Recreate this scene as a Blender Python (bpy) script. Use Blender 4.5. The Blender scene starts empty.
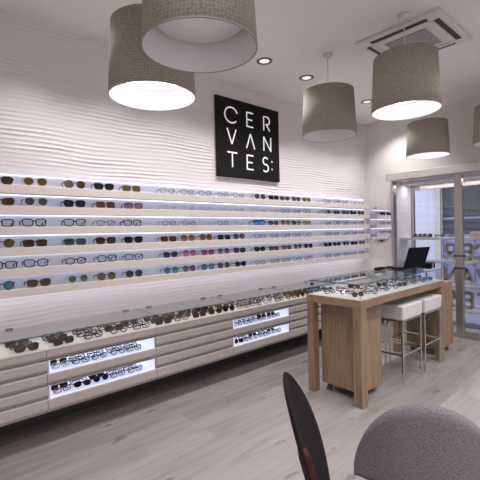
import bpy, bmesh, math, random
from mathutils import Vector, Matrix
PI = math.pi
random.seed(7)
S = bpy.context.scene
COL = S.collection

# ------------------------------------------------------------------ materials
def mat(name, col, rough=.5, metal=0, spec=.5, emit=None, es=0, build=None):
    m = bpy.data.materials.new(name); m.use_nodes = True
    nt = m.node_tree; b = nt.nodes['Principled BSDF']
    b.inputs['Base Color'].default_value = (*col, 1)
    b.inputs['Roughness'].default_value = rough
    b.inputs['Metallic'].default_value = metal
    b.inputs['Specular IOR Level'].default_value = spec
    if emit:
        b.inputs['Emission Color'].default_value = (*emit, 1); b.inputs['Emission Strength'].default_value = es
    if build: build(nt, b)
    return m
def N(nt, t, **k):
    n = nt.nodes.new(t)
    for a, v in k.items(): setattr(n, a, v)
    return n
def mapping(nt, scale=(1, 1, 1), rot=(0, 0, 0)):
    tc = N(nt, 'ShaderNodeTexCoord'); mp = N(nt, 'ShaderNodeMapping')
    mp.inputs['Scale'].default_value = scale; mp.inputs['Rotation'].default_value = rot
    nt.links.new(tc.outputs['Object'], mp.inputs['Vector']); return mp.outputs['Vector']
def ramp(nt, fac, stops):
    r = N(nt, 'ShaderNodeValToRGB'); e = r.color_ramp.elements
    while len(e) < len(stops): e.new(.5)
    for i, (p, c) in enumerate(stops): e[i].position = p; e[i].color = (*c, 1)
    nt.links.new(fac, r.inputs['Fac']); return r.outputs['Color']
def bump(nt, b, h, strength=.3, dist=.01):
    bp = N(nt, 'ShaderNodeBump'); bp.inputs['Strength'].default_value = strength; bp.inputs['Distance'].default_value = dist
    nt.links.new(h, bp.inputs['Height']); nt.links.new(bp.outputs['Normal'], b.inputs['Normal'])
def noise(nt, vec, scale, detail=4):
    n = N(nt, 'ShaderNodeTexNoise'); n.inputs['Scale'].default_value = scale; n.inputs['Detail'].default_value = detail
    nt.links.new(vec, n.inputs['Vector']); return n.outputs['Fac']
def mixc(nt, fac, a, b, blend='MIX'):
    m = N(nt, 'ShaderNodeMix', data_type='RGBA', blend_type=blend)
    if isinstance(fac, (int, float)): m.inputs[0].default_value = fac
    else: nt.links.new(fac, m.inputs[0])
    for i, s in ((6, a), (7, b)):
        if isinstance(s, tuple): m.inputs[i].default_value = (*s, 1)
        else: nt.links.new(s, m.inputs[i])
    return m.outputs[2]
def plaster(nt, b):
    v = mapping(nt); n = noise(nt, v, 60, 3); bump(nt, b, n, .06, .004)
def wood(grain):
    def f(nt, b):
        sc = {'z': (14, 14, 1.1), 'y': (14, 1.1, 14), 'x': (1.1, 14, 14)}[grain]
        v = mapping(nt, sc); n = noise(nt, v, 2.4, 6); n2 = noise(nt, v, 9, 3)
        c = ramp(nt, n, [(.28, (.205, .128, .078)), (.5, (.28, .185, .118)), (.72, (.34, .235, .155))])
        c2 = ramp(nt, n2, [(.35, (.72, .70, .68)), (.6, (1, 1, 1))])
        c = mixc(nt, .5, c, c2, 'MULTIPLY')
        nt.links.new(c, b.inputs['Base Color']); bump(nt, b, n2, .12, .002)
    return f
def floor_nodes(nt, b):
    v = mapping(nt, (1, 1, 1), (0, 0, PI / 2))
    br = N(nt, 'ShaderNodeTexBrick'); br.offset = .37; br.squash = 1
    for k, x in (('Scale', 1), ('Mortar Size', .0012), ('Mortar Smooth', .1), ('Bias', 0), ('Brick Width', 1.25), ('Row Height', .17)):
        br.inputs[k].default_value = x
    br.inputs['Color1'].default_value = (0, 0, 0, 1); br.inputs['Color2'].default_value = (1, 1, 1, 1); br.inputs['Mortar'].default_value = (.5, .5, .5, 1)
    nt.links.new(v, br.inputs['Vector'])
    tone = ramp(nt, br.outputs['Color'], [(0, (.225, .208, .203)), (1, (.28, .262, .257))])
    g = mapping(nt, (9, .9, 1)); gr = noise(nt, g, 2.2, 7)
    gc = ramp(nt, gr, [(.28, (.78, .75, .74)), (.5, (.97, .96, .96)), (.7, (1.08, 1.07, 1.07))])
    c = mixc(nt, 1., tone, gc, 'MULTIPLY')
    kn = mapping(nt, (6, 2.4, 1)); k = noise(nt, kn, 2.0, 2)
    kc = ramp(nt, k, [(.27, (.55, .48, .43)), (.33, (1, 1, 1))])
    c = mixc(nt, .8, c, kc, 'MULTIPLY')
    c = mixc(nt, br.outputs['Fac'], c, (.17, .15, .14))
    nt.links.new(c, b.inputs['Base Color']); bump(nt, b, gr, .08, .002)
def fabric_shade(nt, b):
    tc = N(nt, 'ShaderNodeTexCoord'); gr = N(nt, 'ShaderNodeTexGradient', gradient_type='RADIAL')
    nt.links.new(tc.outputs['Object'], gr.inputs['Vector'])
    mu = N(nt, 'ShaderNodeMath', operation='MULTIPLY'); mu.inputs[1].default_value = 1.6; nt.links.new(gr.outputs['Fac'], mu.inputs[0])
    sp = N(nt, 'ShaderNodeSeparateXYZ'); nt.links.new(tc.outputs['Object'], sp.inputs[0])
    cb = N(nt, 'ShaderNodeCombineXYZ'); nt.links.new(mu.outputs[0], cb.inputs[0]); nt.links.new(sp.outputs['Z'], cb.inputs[1])
    vo = N(nt, 'ShaderNodeTexVoronoi', voronoi_dimensions='2D'); vo.inputs['Scale'].default_value = 60; vo.inputs['Randomness'].default_value = .45
    nt.links.new(cb.outputs[0], vo.inputs['Vector'])
    c = ramp(nt, vo.outputs['Distance'], [(.1, (.45, .40, .355)), (.65, (.30, .26, .225))])
    nt.links.new(c, b.inputs['Base Color']); bump(nt, b, vo.outputs['Distance'], .4, .003)
def tweed(nt, b):
    v = mapping(nt); n = noise(nt, v, 260, 2); n2 = noise(nt, v, 90, 3)
    c = ramp(nt, n, [(.35, (.085, .073, .083)), (.65, (.175, .152, .168))])
    nt.links.new(c, b.inputs['Base Color']); bump(nt, b, n2, .6, .004)
def facade(nt, b):
    v = mapping(nt, (1, 1, 1), (PI / 2, 0, 0))
    br = N(nt, 'ShaderNodeTexBrick'); br.offset = 0
    for k, x in (('Scale', 1), ('Mortar Size', .012), ('Brick Width', .45), ('Row Height', .45)): br.inputs[k].default_value = x
    br.inputs['Color1'].default_value = (.80, .79, .86, 1); br.inputs['Color2'].default_value = (.74, .73, .82, 1); br.inputs['Mortar'].default_value = (.68, .67, .75, 1)
    nt.links.new(v, br.inputs['Vector']); nt.links.new(br.outputs['Color'], b.inputs['Base Color'])
def thin_glass(name, tint=(.97, .99, .99), rmax=.9, ior=1.45):
    m = bpy.data.materials.new(name); m.use_nodes = True; nt = m.node_tree; nt.nodes.clear()
    o = N(nt, 'ShaderNodeOutputMaterial'); mx = N(nt, 'ShaderNodeMixShader'); t = N(nt, 'ShaderNodeBsdfTransparent'); g = N(nt, 'ShaderNodeBsdfGlossy')
    t.inputs['Color'].default_value = (*tint, 1); g.inputs['Roughness'].default_value = .02
    f = N(nt, 'ShaderNodeLayerWeight'); f.inputs['Blend'].default_value = .5
    p = N(nt, 'ShaderNodeMath', operation='POWER'); p.inputs[1].default_value = 5; nt.links.new(f.outputs['Facing'], p.inputs[0])
    q = N(nt, 'ShaderNodeMath', operation='MULTIPLY_ADD'); q.inputs[1].default_value = .85; q.inputs[2].default_value = .03; nt.links.new(p.outputs[0], q.inputs[0])
    nt.links.new(q.outputs[0], mx.inputs[0]); nt.links.new(t.outputs[0], mx.inputs[1]); nt.links.new(g.outputs[0], mx.inputs[2]); nt.links.new(mx.outputs[0], o.inputs[0])
    return m
M = dict(
    wall=mat('wall_paint', (.72, .69, .676), .8, build=plaster),
    rib=mat('ribbed_plaster', (.74, .705, .71), .55),
    ceil=mat('ceiling_paint', (.78, .75, .74), .85, build=plaster),
    floor=mat('floor_planks', (.4, .36, .34), .42, build=floor_nodes),
    base=mat('dark_plinth', (.05, .045, .045), .6),
    cream=mat('cream_lacquer', (.79, .735, .70), .35),
    cab=mat('greige_lacquer', (.52, .485, .475), .4),
    cabtop=mat('cream_counter', (.78, .72, .67), .35),
    panel=mat('backlit_acrylic', (.62, .64, .74), .5, emit=(.74, .76, 1), es=.12),
    led=mat('led_strip', (.9, .9, .9), .5, emit=(.80, .87, 1), es=1.3),
    fill_low=mat('added_fill_glow', (.9, .9, .9), .5, emit=(.88, .86, 1), es=1.9),  # glow for the added strip below the bottom shelf
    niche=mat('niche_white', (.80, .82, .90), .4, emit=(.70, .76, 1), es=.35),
    black=mat('black_panel', (.008, .007, .007), .7, spec=.2),
    white=mat('white_letter', (.86, .86, .88), .5, emit=(.9, .92, 1), es=.25),
    chrome=mat('chrome', (.72, .70, .676), .18, 1),
    steel=mat('brushed_steel', (.50, .45, .42), .28, .9),
    alu=mat('aluminium_cover', (.62, .58, .56), .4, .3),
    woodz=mat('oak_vertical', (.4, .3, .2), .5, build=wood('z')),
    woody=mat('oak_lengthwise', (.4, .3, .2), .5, build=wood('y')),
    woodx=mat('oak_crosswise', (.4, .3, .2), .5, build=wood('x')),
    inlay=mat('white_inlay', (.68, .655, .64), .3),
    shade=mat('taupe_woven_fabric', (.3, .26, .23), .9, build=fabric_shade),
    shadein=mat('white_shade_lining', (.78, .76, .78), .8),
    bulb=mat('lit_bulb', (1, 1, 1), .5, emit=(1, .98, .97), es=2.2),
    bulboff=mat('unlit_diffuser', (.85, .85, .85), .5),
    down=mat('downlight_lens', (1, 1, 1), .5, emit=(1, .96, .95), es=.42),
    ring=mat('downlight_ring', (.22, .20, .20), .4, .6),
    acw=mat('white_plastic', (.68, .65, .64), .5),
    acg=mat('grey_grille', (.30, .285, .28), .6),
    acd=mat('dark_slot', (.05, .048, .048), .7),
    leather=mat('white_leather', (.68, .645, .64), .45),
    seam=mat('seam_thread', (.6, .56, .55), .7),
    rubber=mat('black_rubber', (.03, .03, .03), .6),
    wheel=mat('grey_wheel', (.16, .15, .155), .45),
    lap=mat('black_laptop', (.007, .007, .008), .7, spec=.12),
    lapg=mat('grey_laptop', (.17, .16, .165), .4),
    tweed=mat('mauve_grey_tweed', (.2, .18, .19), .95, build=tweed),
    shellb=mat('black_leather_shell', (.010, .010, .010), .75, spec=.15),
    darkred=mat('dark_red_leather', (.045, .009, .009), .6, spec=.2),
    edge=mat('teal_glass_edge', (.05, .16, .18), .2),
    glass=thin_glass('case_glass'),
    wglass=thin_glass('window_glass', (.93, .95, .97)),
    mirror=mat('mirror', (.88, .88, .9), .02, 1),
    card=mat('cardboard_letters', (.42, .35, .29), .8),
    block=mat('pale_wood_block', (.66, .50, .36), .7),
    facade=mat('pale_tiled_facade', (.8, .8, .86), .7, build=facade),
    dark=mat('dark_shopfront', (.05, .05, .06), .5),
    lilac=mat('lilac_shutter', (.34, .32, .50), .6),
    asphalt=mat('grey_paving', (.3, .29, .33), .9),
)
# ------------------------------------------------------------------ mesh helpers
def box(bm, x0, x1, y0, y1, z0, z1, bev=0, seg=2, mi=0):
    r = bmesh.ops.create_cube(bm, size=1)
    vs = r['verts']
    for v in vs: v.co = Vector(((x0 + x1) / 2 + v.co.x * (x1 - x0), (y0 + y1) / 2 + v.co.y * (y1 - y0), (z0 + z1) / 2 + v.co.z * (z1 - z0)))
    fs = {f for v in vs for f in v.link_faces}
    for f in fs: f.material_index = mi
    if bev:
        es = list({e for v in vs for e in v.link_edges})
        bmesh.ops.bevel(bm, geom=es, offset=bev, segments=seg, profile=.5, affect='EDGES')
    return bm
def nb(*a, **k):
    bm = bmesh.new()
    return box(bm, *a, **k) if a else bm
def tube(bm, pts, r, n=8, closed=False, mi=0, flat=1):
    pts = [Vector(p) for p in pts]; L = len(pts); rings = []
    rr = r if isinstance(r, (list, tuple)) else [r] * L
    for i, p in enumerate(pts):
        a = pts[(i - 1) % L] if (closed or i > 0) else p
        b = pts[(i + 1) % L] if (closed or i < L - 1) else p
        t = (b - a).normalized() if (b - a).length > 1e-9 else Vector((0, 0, 1))
        u = Vector((1, 0, 0)) if abs(t.x) < .9 else Vector((0, 1, 0))
        s = t.cross(u).normalized(); w = s.cross(t).normalized()
        rings.append([bm.verts.new(p + (s * math.cos(q) + w * math.sin(q) * flat) * rr[i]) for q in [2 * PI * (k + .5) / n for k in range(n)]])
    m = L if closed else L - 1
    for i in range(m):
        A, B = rings[i], rings[(i + 1) % L]
        for k in range(n):
            f = bm.faces.new((A[k], A[(k + 1) % n], B[(k + 1) % n], B[k])); f.material_index = mi; f.smooth = n > 5
    if not closed:
        for A in (rings[0][::-1], rings[-1]):
            f = bm.faces.new(A); f.material_index = mi
    return bm
def lathe(bm, prof, cx=0, cy=0, n=48, mi=0, close=False):
    rings = []
    for r, z in prof:
        rings.append([bm.verts.new((cx + r * math.cos(2 * PI * k / n), cy + r * math.sin(2 * PI * k / n), z)) for k in range(n)] if r > 1e-6 else [bm.verts.new((cx, cy, z))])
    pr = list(zip(rings, rings[1:])) + ([(rings[-1], rings[0])] if close else [])
    for A, B in pr:
        for k in range(n):
            a = [A[k % len(A)], A[(k + 1) % len(A)], B[(k + 1) % len(B)], B[k % len(B)]]
            a = [v for i, v in enumerate(a) if v not in a[:i]]
            if len(a) > 2:
                f = bm.faces.new(a); f.smooth = True; f.material_index = mi
    return bm
def prism(bm, poly, axis, a, b, mi=0):
    # poly: 2D points; axis: extrusion axis; other two coordinates in order xyz
    def P(p, t):
        l = list(p); l.insert('xyz'.index(axis), t); return l
    A = [bm.verts.new(P(p, a)) for p in poly]; B = [bm.verts.new(P(p, b)) for p in poly]
    n = len(poly)
    fs = [bm.faces.new(A), bm.faces.new(B[::-1])] + [bm.faces.new((A[i], B[i], B[(i + 1) % n], A[(i + 1) % n])) for i in range(n)]
    for f in fs: f.material_index = mi
    return bm
def rootloc(p):
    v = Vector((0, 0, 0))
    while p: v += p.location; p = p.parent
    return v
def obj(name, bm, mats, parent=None, smooth=False, loc=None):
    bmesh.ops.recalc_face_normals(bm, faces=bm.faces)
    off = rootloc(parent) if parent else (Vector(loc) if loc else Vector((0, 0, 0)))
    if off.length: bmesh.ops.translate(bm, verts=bm.verts, vec=-off)
    me = bpy.data.meshes.new(name); bm.to_mesh(me); bm.free()
    for m in (mats if isinstance(mats, (list, tuple)) else [mats]): me.materials.append(M[m] if isinstance(m, str) else m)
    if smooth:
        for p in me.polygons: p.use_smooth = True
    o = bpy.data.objects.new(name, me); COL.objects.link(o)
    if parent: o.parent = parent
    elif loc: o.location = loc
    return o
def tag(o, label, cat, group=None, kind=None):
    o['label'] = label; o['category'] = cat
    if group: o['group'] = group
    if kind: o['kind'] = kind
    return o
def thing(name, label, cat, loc=(0, 0, 0), group=None):
    o = bpy.data.objects.new(name, None); COL.objects.link(o); o.location = loc; o.empty_display_size = .1
    return tag(o, label, cat, group)
def struct(name, bm, m, label=None, smooth=False):
    o = obj(name, bm, m, smooth=smooth); o['kind'] = 'structure'
    if label: o['label'] = label
    return o
def dup(root):
    r = root.copy(); COL.objects.link(r)
    for ch in list(root.children):
        c = ch.copy(); COL.objects.link(c); c.parent = r
        for g in ch.children:
            d = g.copy(); COL.objects.link(d); d.parent = c
    return r
def light(name, kind, loc, energy, col=(1, 1, 1), parent=None, **k):
    l = bpy.data.lights.new(name, kind); l.energy = energy; l.color = col
    for a, v in k.items(): setattr(l, a, v)
    o = bpy.data.objects.new(name, l); COL.objects.link(o)
    o.location = Vector(loc) - (rootloc(parent) if parent else Vector((0, 0, 0)))
    if parent: o.parent = parent
    return o

# ------------------------------------------------------------------ room shell
XW, YB, ZC, XR, YR = -3.4, 5.83, 3.24, 1.6, -1.8
struct('floor', nb(XW - .15, XR + .15, YR - .15, YB + .1, -.1, 0), 'floor', 'grey-beige oak plank floor')
struct('ceiling', nb(XW - .15, XR + .15, YR - .15, YB + .15, ZC, ZC + .1), 'ceil', 'plain off-white ceiling')
# left wall with a wavy ribbed relief
def relief(y, z):
    y *= 1.25
    w = 1.3 * math.sin(1.9 * y + 2.2 * z) + .9 * math.sin(4.3 * y - 3.1 * z + 1) + .5 * math.sin(8.7 * y + 5 * z + 2) + .9 * math.sin(.8 * y + 9 * z)
    a = .62 + .38 * math.sin(2.6 * y + 13 * z + .7)
    s = .5 + .5 * math.sin(2 * PI * z / .036 + w)
    top = 1 if z < 2.8 else max(.35, 1 - (z - 2.8) * 5)
    low = 1 if z > 1.3 else .5
    return .0068 * a * top * low * (s ** 2.2) * (.8 + .35 * math.sin(5.1 * y - 47 * z))
ys = [YR + i * .06 for i in range(int((YB - YR) / .06) + 1)] + [YB]
ys = [y for y in ys if y < -.3][::6] + [y for y in ys if y >= -.3]
zs = [0, .75] + [.76 + i * .0045 for i in range(int((ZC - .76) / .0045))] + [ZC]
bm = nb(XW - .15, XW - .005, YR, YB, 0, ZC)
grid = [[bm.verts.new((XW - .003 + (relief(y, z) if z > .76 else 0), y, z)) for z in zs] for y in ys]
for A, B in zip(grid, grid[1:]):
    for k in range(len(zs) - 1):
        f = bm.faces.new((A[k], B[k], B[k + 1], A[k + 1])); f.smooth = True
struct('wall_left', bm, 'rib', 'white wall with wavy horizontal ribs')
# back wall: solid part beside the mirror, lintel above the storefront
bm = nb(XW, -2.86, YB, YB + .12, 0, ZC); box(bm, -2.86, XR + .15, YB, YB + .12, 2.32, ZC)
struct('wall_back', bm, 'wall', 'plain white wall beside and above the glass storefront')
struct('wall_right', nb(XR, XR + .12, YR, YB + .15, 0, ZC), 'wall')
struct('wall_front', nb(XW, XR, YR - .12, YR, 0, ZC), 'wall')
struct('baseboard_left', nb(XW, XW + .012, YR, YB, 0, .1), 'base')
struct('baseboard_back', nb(XW + .012, -2.92, YB - .012, YB, 0, .06), 'cab')

# ------------------------------------------------------------------ storefront (window and sliding door)
g = thing('window_1', 'fixed glass pane left of the steel door post', 'window', (-2.42, 5.74, 0)); g['kind'] = 'structure'; del g['category']
bm = nb(-2.89, -2.85, 5.70, 5.80, 0, 2.23); obj('window_frame', bm, 'steel', g)
bm = nb(-2.85, -1.97, 5.735, 5.747, .03, 2.22); obj('pane', bm, 'wglass', g)
obj('bottom_rail', nb(-2.85, -1.97, 5.715, 5.765, 0, .03), 'steel', g)
d = thing('door_1', 'steel framed sliding glass door', 'door', (-1.1, 5.72, 0)); d['kind'] = 'structure'; del d['category']
obj('door_post', nb(-1.97, -1.875, 5.66, 5.735, 0, 2.23, bev=.004), 'steel', d)
obj('bottom_rail', nb(-1.875, .1, 5.67, 5.725, .005, .085, bev=.003), 'steel', d)
obj('pane', nb(-1.875, .1, 5.692, 5.704, .085, 2.2), 'wglass', d)
obj('door_post', nb(.1, .19, 5.66, 5.735, 0, 2.23, bev=.004), 'steel', d)
bm = nb(-1.985, -1.86, 5.655, 5.74, .93, .96); box(bm, -1.985, -1.86, 5.655, 5.74, 1.1, 1.125); obj('dark_clamp', bm, 'base', d)
bm = nb(); tube(bm, [(-1.74, 5.68, 1.0), (-1.74, 5.692, 1.0)], .022, 12); obj('lock', bm, 'chrome', d)
g2 = thing('window_2', 'glass pane right of the sliding door', 'window', (.9, 5.74, 0)); g2['kind'] = 'structure'; del g2['category']
obj('pane', nb(.19, XR, 5.735, 5.747, .03, 2.22), 'wglass', g2)
obj('bottom_rail', nb(.19, XR, 5.715, 5.765, 0, .03), 'steel', g2)
t = thing('door_operator_cover', 'long pale aluminium cover box above the glass storefront', 'door header', (-.7, 5.74, 2.235))
obj('cover', nb(-2.9, XR, 5.62, 5.829, 2.235, 2.345, bev=.006), 'alu', t)
obj('end_cap', nb(-2.915, -2.901, 5.625, 5.825, 2.24, 2.34), 'steel', t)
obj('track', nb(-2.84, XR, 5.67, 5.80, 2.222, 2.234), 'steel', t)
# display bay beyond the inner glass
struct('trim_1', nb(-3.0, -2.86, YB + .12, 6.32, 0, 2.5), 'wall', 'white reveal of the display bay')
struct('trim_2', nb(-2.86, XR, YB + .12, 6.32, 2.2, 2.5), 'wall', 'soffit of the display bay')
struct('trim_3', nb(-3.0, XR + .1, YB + .1, 6.4, -.1, -.001), 'cab')
bm = nb()
for z in (1.335, .955, .61, .27): pass
g3 = thing('window_3', 'outer street window with slim dark frame', 'window', (-.7, 6.36, 0)); g3['kind'] = 'structure'; del g3['category']
bm = nb(-2.88, -2.82, 6.33, 6.39, 0, 2.45); box(bm, -2.82, XR, 6.33, 6.39, 2.12, 2.2); box(bm, -2.82, XR, 6.33, 6.39, 0, .06)
obj('window_frame', bm, 'steel', g3)
obj('pane', nb(-2.82, XR, 6.35, 6.36, .06, 2.12), 'wglass', g3)
SH = [(1.322, 'window display shelf at eye level holding a tray and pale block', .035), (.985, 'window display shelf carrying the upper row of letters', .03), (.64, 'window display shelf carrying the middle row of letters', .03), (.295, 'window display shelf carrying the lowest row of letters', .03)]
for z, lab, th in SH:
    s = thing('window_shelf', lab, 'shelf', (-.8, 6.05, z), 'shelves in the window display')
    obj('board', nb(-2.858, XR - .02, 5.93, 6.2, z, z + th, bev=.003), 'inlay', s)
    bm = nb(-2.858, XR - .02, 6.201, 6.212, z + .005, z + th - .005); obj('light_strip', bm, 'led', s)
# ------------------------------------------------------------------ strokes for lettering
def stroke_mesh(bm, strokes, O, ux, uz, nrm, w, th, scale):
    O, ux, uz, nrm = Vector(O), Vector(ux), Vector(uz), Vector(nrm)
    for st in strokes:
        pts = [Vector(p) * scale for p in st]; L = len(pts); lo = []; hi = []
        for i, p in enumerate(pts):
            a = pts[max(i - 1, 0)]; b = pts[min(i + 1, L - 1)]; t = (b - a).normalized(); n = Vector((-t.y, t.x))
            if 0 < i < L - 1:
                t1 = (p - a).normalized(); c = max(.5, abs(Vector((-t1.y, t1.x)).dot(n))); n = n / c
            lo.append(p - n * w / 2); hi.append(p + n * w / 2)
        F = lambda q, k: bm.verts.new(O + ux * q.x + uz * q.y + nrm * k)
        ring = [(F(lo[i], 0), F(hi[i], 0), F(hi[i], th), F(lo[i], th)) for i in range(L)]
        for A, B in zip(ring, ring[1:]):
            for k in range(4): bm.faces.new((A[k], A[(k + 1) % 4], B[(k + 1) % 4], B[k]))
        bm.faces.new(ring[0]); bm.faces.new(ring[-1][::-1])
    return bm
def arc(cx, cy, rx, ry, a0, a1, n=16):
    return [(cx + rx * math.cos(math.radians(a0 + (a1 - a0) * i / n)), cy + ry * math.sin(math.radians(a0 + (a1 - a0) * i / n))) for i in range(n + 1)]
GL = {
    'C': [arc(0, 0, .55, .5, 20, 318, 26)],
    'E': [[(.28, .47), (-.3, .47)], [(-.3, .5), (-.3, -.5)], [(-.3, 0), (.2, 0)], [(-.3, -.47), (.28, -.47)]],
    'R': [[(-.3, -.5), (-.3, .47), (.05, .47)] + arc(.03, .2, .25, .27, 90, -90, 10)[1:] + [(-.12, -.07)], [(-.05, -.07), (.3, -.5)]],
    'V': [[(-.38, .5), (0, -.48)], [(0, -.48), (.38, .5)]],
    'A': [[(-.38, -.5), (0, .48)], [(0, .48), (.38, -.5)]],
    'AX': [[(-.38, -.5), (0, .48)], [(0, .48), (.38, -.5)], [(-.24, -.18), (.24, -.18)]],
    'N': [[(-.35, -.5), (-.35, .48)], [(-.35, .48), (.35, -.48)], [(.35, -.48), (.35, .5)]],
    'T': [[(-.42, .46), (.42, .46)], [(0, .46), (0, -.5)]],
    'S': [arc(0, .24, .25, .25, 35, 270, 12) + arc(0, -.25, .27, .26, 90, -145, 12)[1:]],
    ':': [[(0, .33), (0, .22)], [(0, -.33), (0, -.22)]],
}
# wall sign
sg = thing('wall_sign', 'square black sign with white lettering high on the ribbed wall', 'sign', (-3.39, 3.185, 2.137))
obj('board', nb(-3.392, -3.368, 2.672, 3.698, 2.137, 3.048, bev=.002), 'black', sg)
H = .178
for ch, y, z in (('C', 2.893, 2.855), ('E', 3.19, 2.85), ('R', 3.475, 2.853), ('V', 2.893, 2.608), ('A', 3.19, 2.594), ('N', 3.478, 2.596), ('T', 2.895, 2.343), ('E', 3.18, 2.338), ('S', 3.44, 2.34), (':', 3.555, 2.336)):
    bm = nb(); stroke_mesh(bm, GL[ch], (-3.3675, y, z), (0, 1, 0), (0, 0, 1), (1, 0, 0), .016, .004, H)
    obj({'C': 'letter_c', 'E': 'letter_e', 'R': 'letter_r', 'V': 'letter_v', 'A': 'letter_a', 'N': 'letter_n', 'T': 'letter_t', 'S': 'letter_s', ':': 'colon'}[ch], bm, 'white', sg)
# letters on the window shelves read from the street (mirrored from inside)
rows = [(1.015, ('C', 'E', 'R'), 'upper'), (.67, ('V', 'AX', 'N'), 'middle'), (.325, ('T', 'E', 'S'), 'lowest')]
for z, chs, rn in rows:
    for ch, x in zip(chs, (-1.735, -1.955, -2.17)):
        nm = ch[0].lower()
        bm = nb(); stroke_mesh(bm, GL[ch], (x, 6.08, z + .132), (-1, 0, 0), (0, 0, 1), (0, -1, 0), .045, .035, .215)
        tag(obj('letter_' + nm, bm, 'card', loc=(x, 6.08, z)), 'brown letter %s, seen from behind, on the %s letter shelf of the window' % (nm.upper(), rn), 'letter', 'letters in the window display')

# ------------------------------------------------------------------ street outside
st = thing('facing_building', 'pale tiled building with grey shopfront across the street', 'building', (0, 11, 0))
obj('wall', nb(-14, -4.16, 11, 11.4, -.2, 9), 'facade', st)
obj('upper_wall', nb(-4.16, 10, 11, 11.4, 2.9, 9), 'facade', st)
obj('shop_window', nb(-4.16, 10, 11.1, 11.4, 1.25, 2.9), 'dark', st)
bm = nb()
for i in range(40): box(bm, -4.1 + i * .34, -4.07 + i * .34, 11.05, 11.09, -.1, 1.3)
box(bm, -4.16, 10, 11.04, 11.1, 1.25, 1.32); box(bm, -4.16, 10, 11.04, 11.1, .75, .79); box(bm, -4.16, 10, 11.04, 11.1, 1.72, 1.77)
obj('railing', bm, 'lilac', st)
obj('lower_wall', nb(-4.16, 10, 11.1, 11.4, -.2, 1.25), 'lilac', st)
bm = nb(-4.3, -4.16, 10.95, 11.0, -.1, 3.2); obj('drainpipe', bm, 'steel', st)
struct('ground', nb(-16, 12, 6.4, 14, -.25, -.1), 'asphalt')

# ------------------------------------------------------------------ wall display shelves
XF = -3.25
P0, PIT = 1.983, .156
ORD = ['top', 'second', 'third', 'fourth', 'fifth', 'bottom']
bp = thing('backlit_panel', 'long bluish white backlit wall panel behind all six eyewear shelves', 'light panel', (-3.39, 2.9, P0 - 6 * PIT))
obj('panel', nb(-3.3960, -3.37, -.9, 5.70, P0 - 6 * PIT, P0), 'panel', bp)
bp = thing('capping_ledge', 'thin white capping ledge above the topmost lit shelf', 'ledge', (-3.36, 2.9, P0))
obj('lip', nb(-3.396, -3.335, -.9, 5.70, P0 + .0008, P0 + .008), 'panel', bp)
obj('led_strip', nb(-3.3695, -3.3595, -.9, 5.70, P0 - .0045, P0), 'led', bp)
for r in range(6):
    zt = P0 - r * PIT; zp = zt - .091; zb = zt - PIT + .002
    s = thing('display_shelf', 'cream wall shelf with lit back panel, %s of the six' % (ORD[r] if r in (0, 5) else ORD[r] + ' from top'), 'shelf', (-3.33, 2.9, zb), 'lit eyewear shelves along the ribbed wall')
    obj('ledge', nb(-3.3695, XF, -.9, 5.70, zb, zp, bev=.002, seg=1), 'cream', s)
    y0 = zt - .010
    if r == 5: obj('added_fill_strip', nb(-3.35, -3.29, -.9, 5.70, zb - .006, zb - .0005), 'fill_low', s)  # invented glowing strip, added to brighten the wall below the shelves
    if r < 5: obj('led_strip', nb(-3.369, -3.359, -.9, 5.70, zb - .005, zb - .0005), 'led', s)
# ------------------------------------------------------------------ eyewear
FC = {}
def fmat(n, c, rough=.45):
    if n not in FC: FC[n] = mat('frame_' + n, c, rough, spec=.2)
    return FC[n]
CL = dict(black=(.008, .008, .010), brown=(.13, .055, .02), tortoise=(.075, .035, .018), grey=(.055, .055, .065), navy=(.02, .025, .07), green=(.03, .12, .07), olive=(.11, .085, .03), amber=(.20, .10, .03), purple=(.09, .04, .16), pink=(.42, .12, .20), magenta=(.20, .05, .13), blue=(.03, .16, .32), silver=(.5, .5, .53), red=(.20, .02, .03), yellow=(.45, .42, .05), bluemirror=(.08, .22, .62), violet=(.16, .10, .20), darkbrown=(.05, .025, .015), clear=(.55, .56, .60), teal=(.02, .2, .24))
for k, c in CL.items(): fmat(k, c)
def lensmat(k):
    n = 'lens_' + k
    if n not in FC:
        if k == 'clearlens': FC[n] = thin_glass(n, (.93, .94, .96))
        else: FC[n] = mat(n, tuple(x * .9 for x in CL[k]), .12)
    return FC[n]
def outline(shape, s, n=18):
    hw, hh, e, drop = {'round': (.024, .0225, 2.0, 0), 'square': (.0265, .0185, 4.5, 0), 'aviator': (.027, .0235, 2.4, .35), 'wayfarer': (.027, .020, 3.2, .25), 'cat': (.0275, .0195, 2.6, -.1), 'oval': (.0255, .0185, 2.2, 0), 'shield': (.034, .0235, 3.2, .2), 'rimless': (.026, .0165, 3, 0)}[shape]
    P = []
    for i in range(n):
        a = 2 * PI * i / n; c, q = math.cos(a), math.sin(a)
        y = hw * abs(c) ** (2 / e) * (1 if c >= 0 else -1); z = hh * abs(q) ** (2 / e) * (1 if q >= 0 else -1)
        if z < 0: y *= 1 + drop * z / hh * .6
        if shape == 'cat' and y > hw * .4 and z > 0: z += .005
        if shape == 'wayfarer' and y > 0 and z > 0: z += .003 * y / hw
        P.append((s * y, z))
    return P, hh
KINDS = {}
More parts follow.
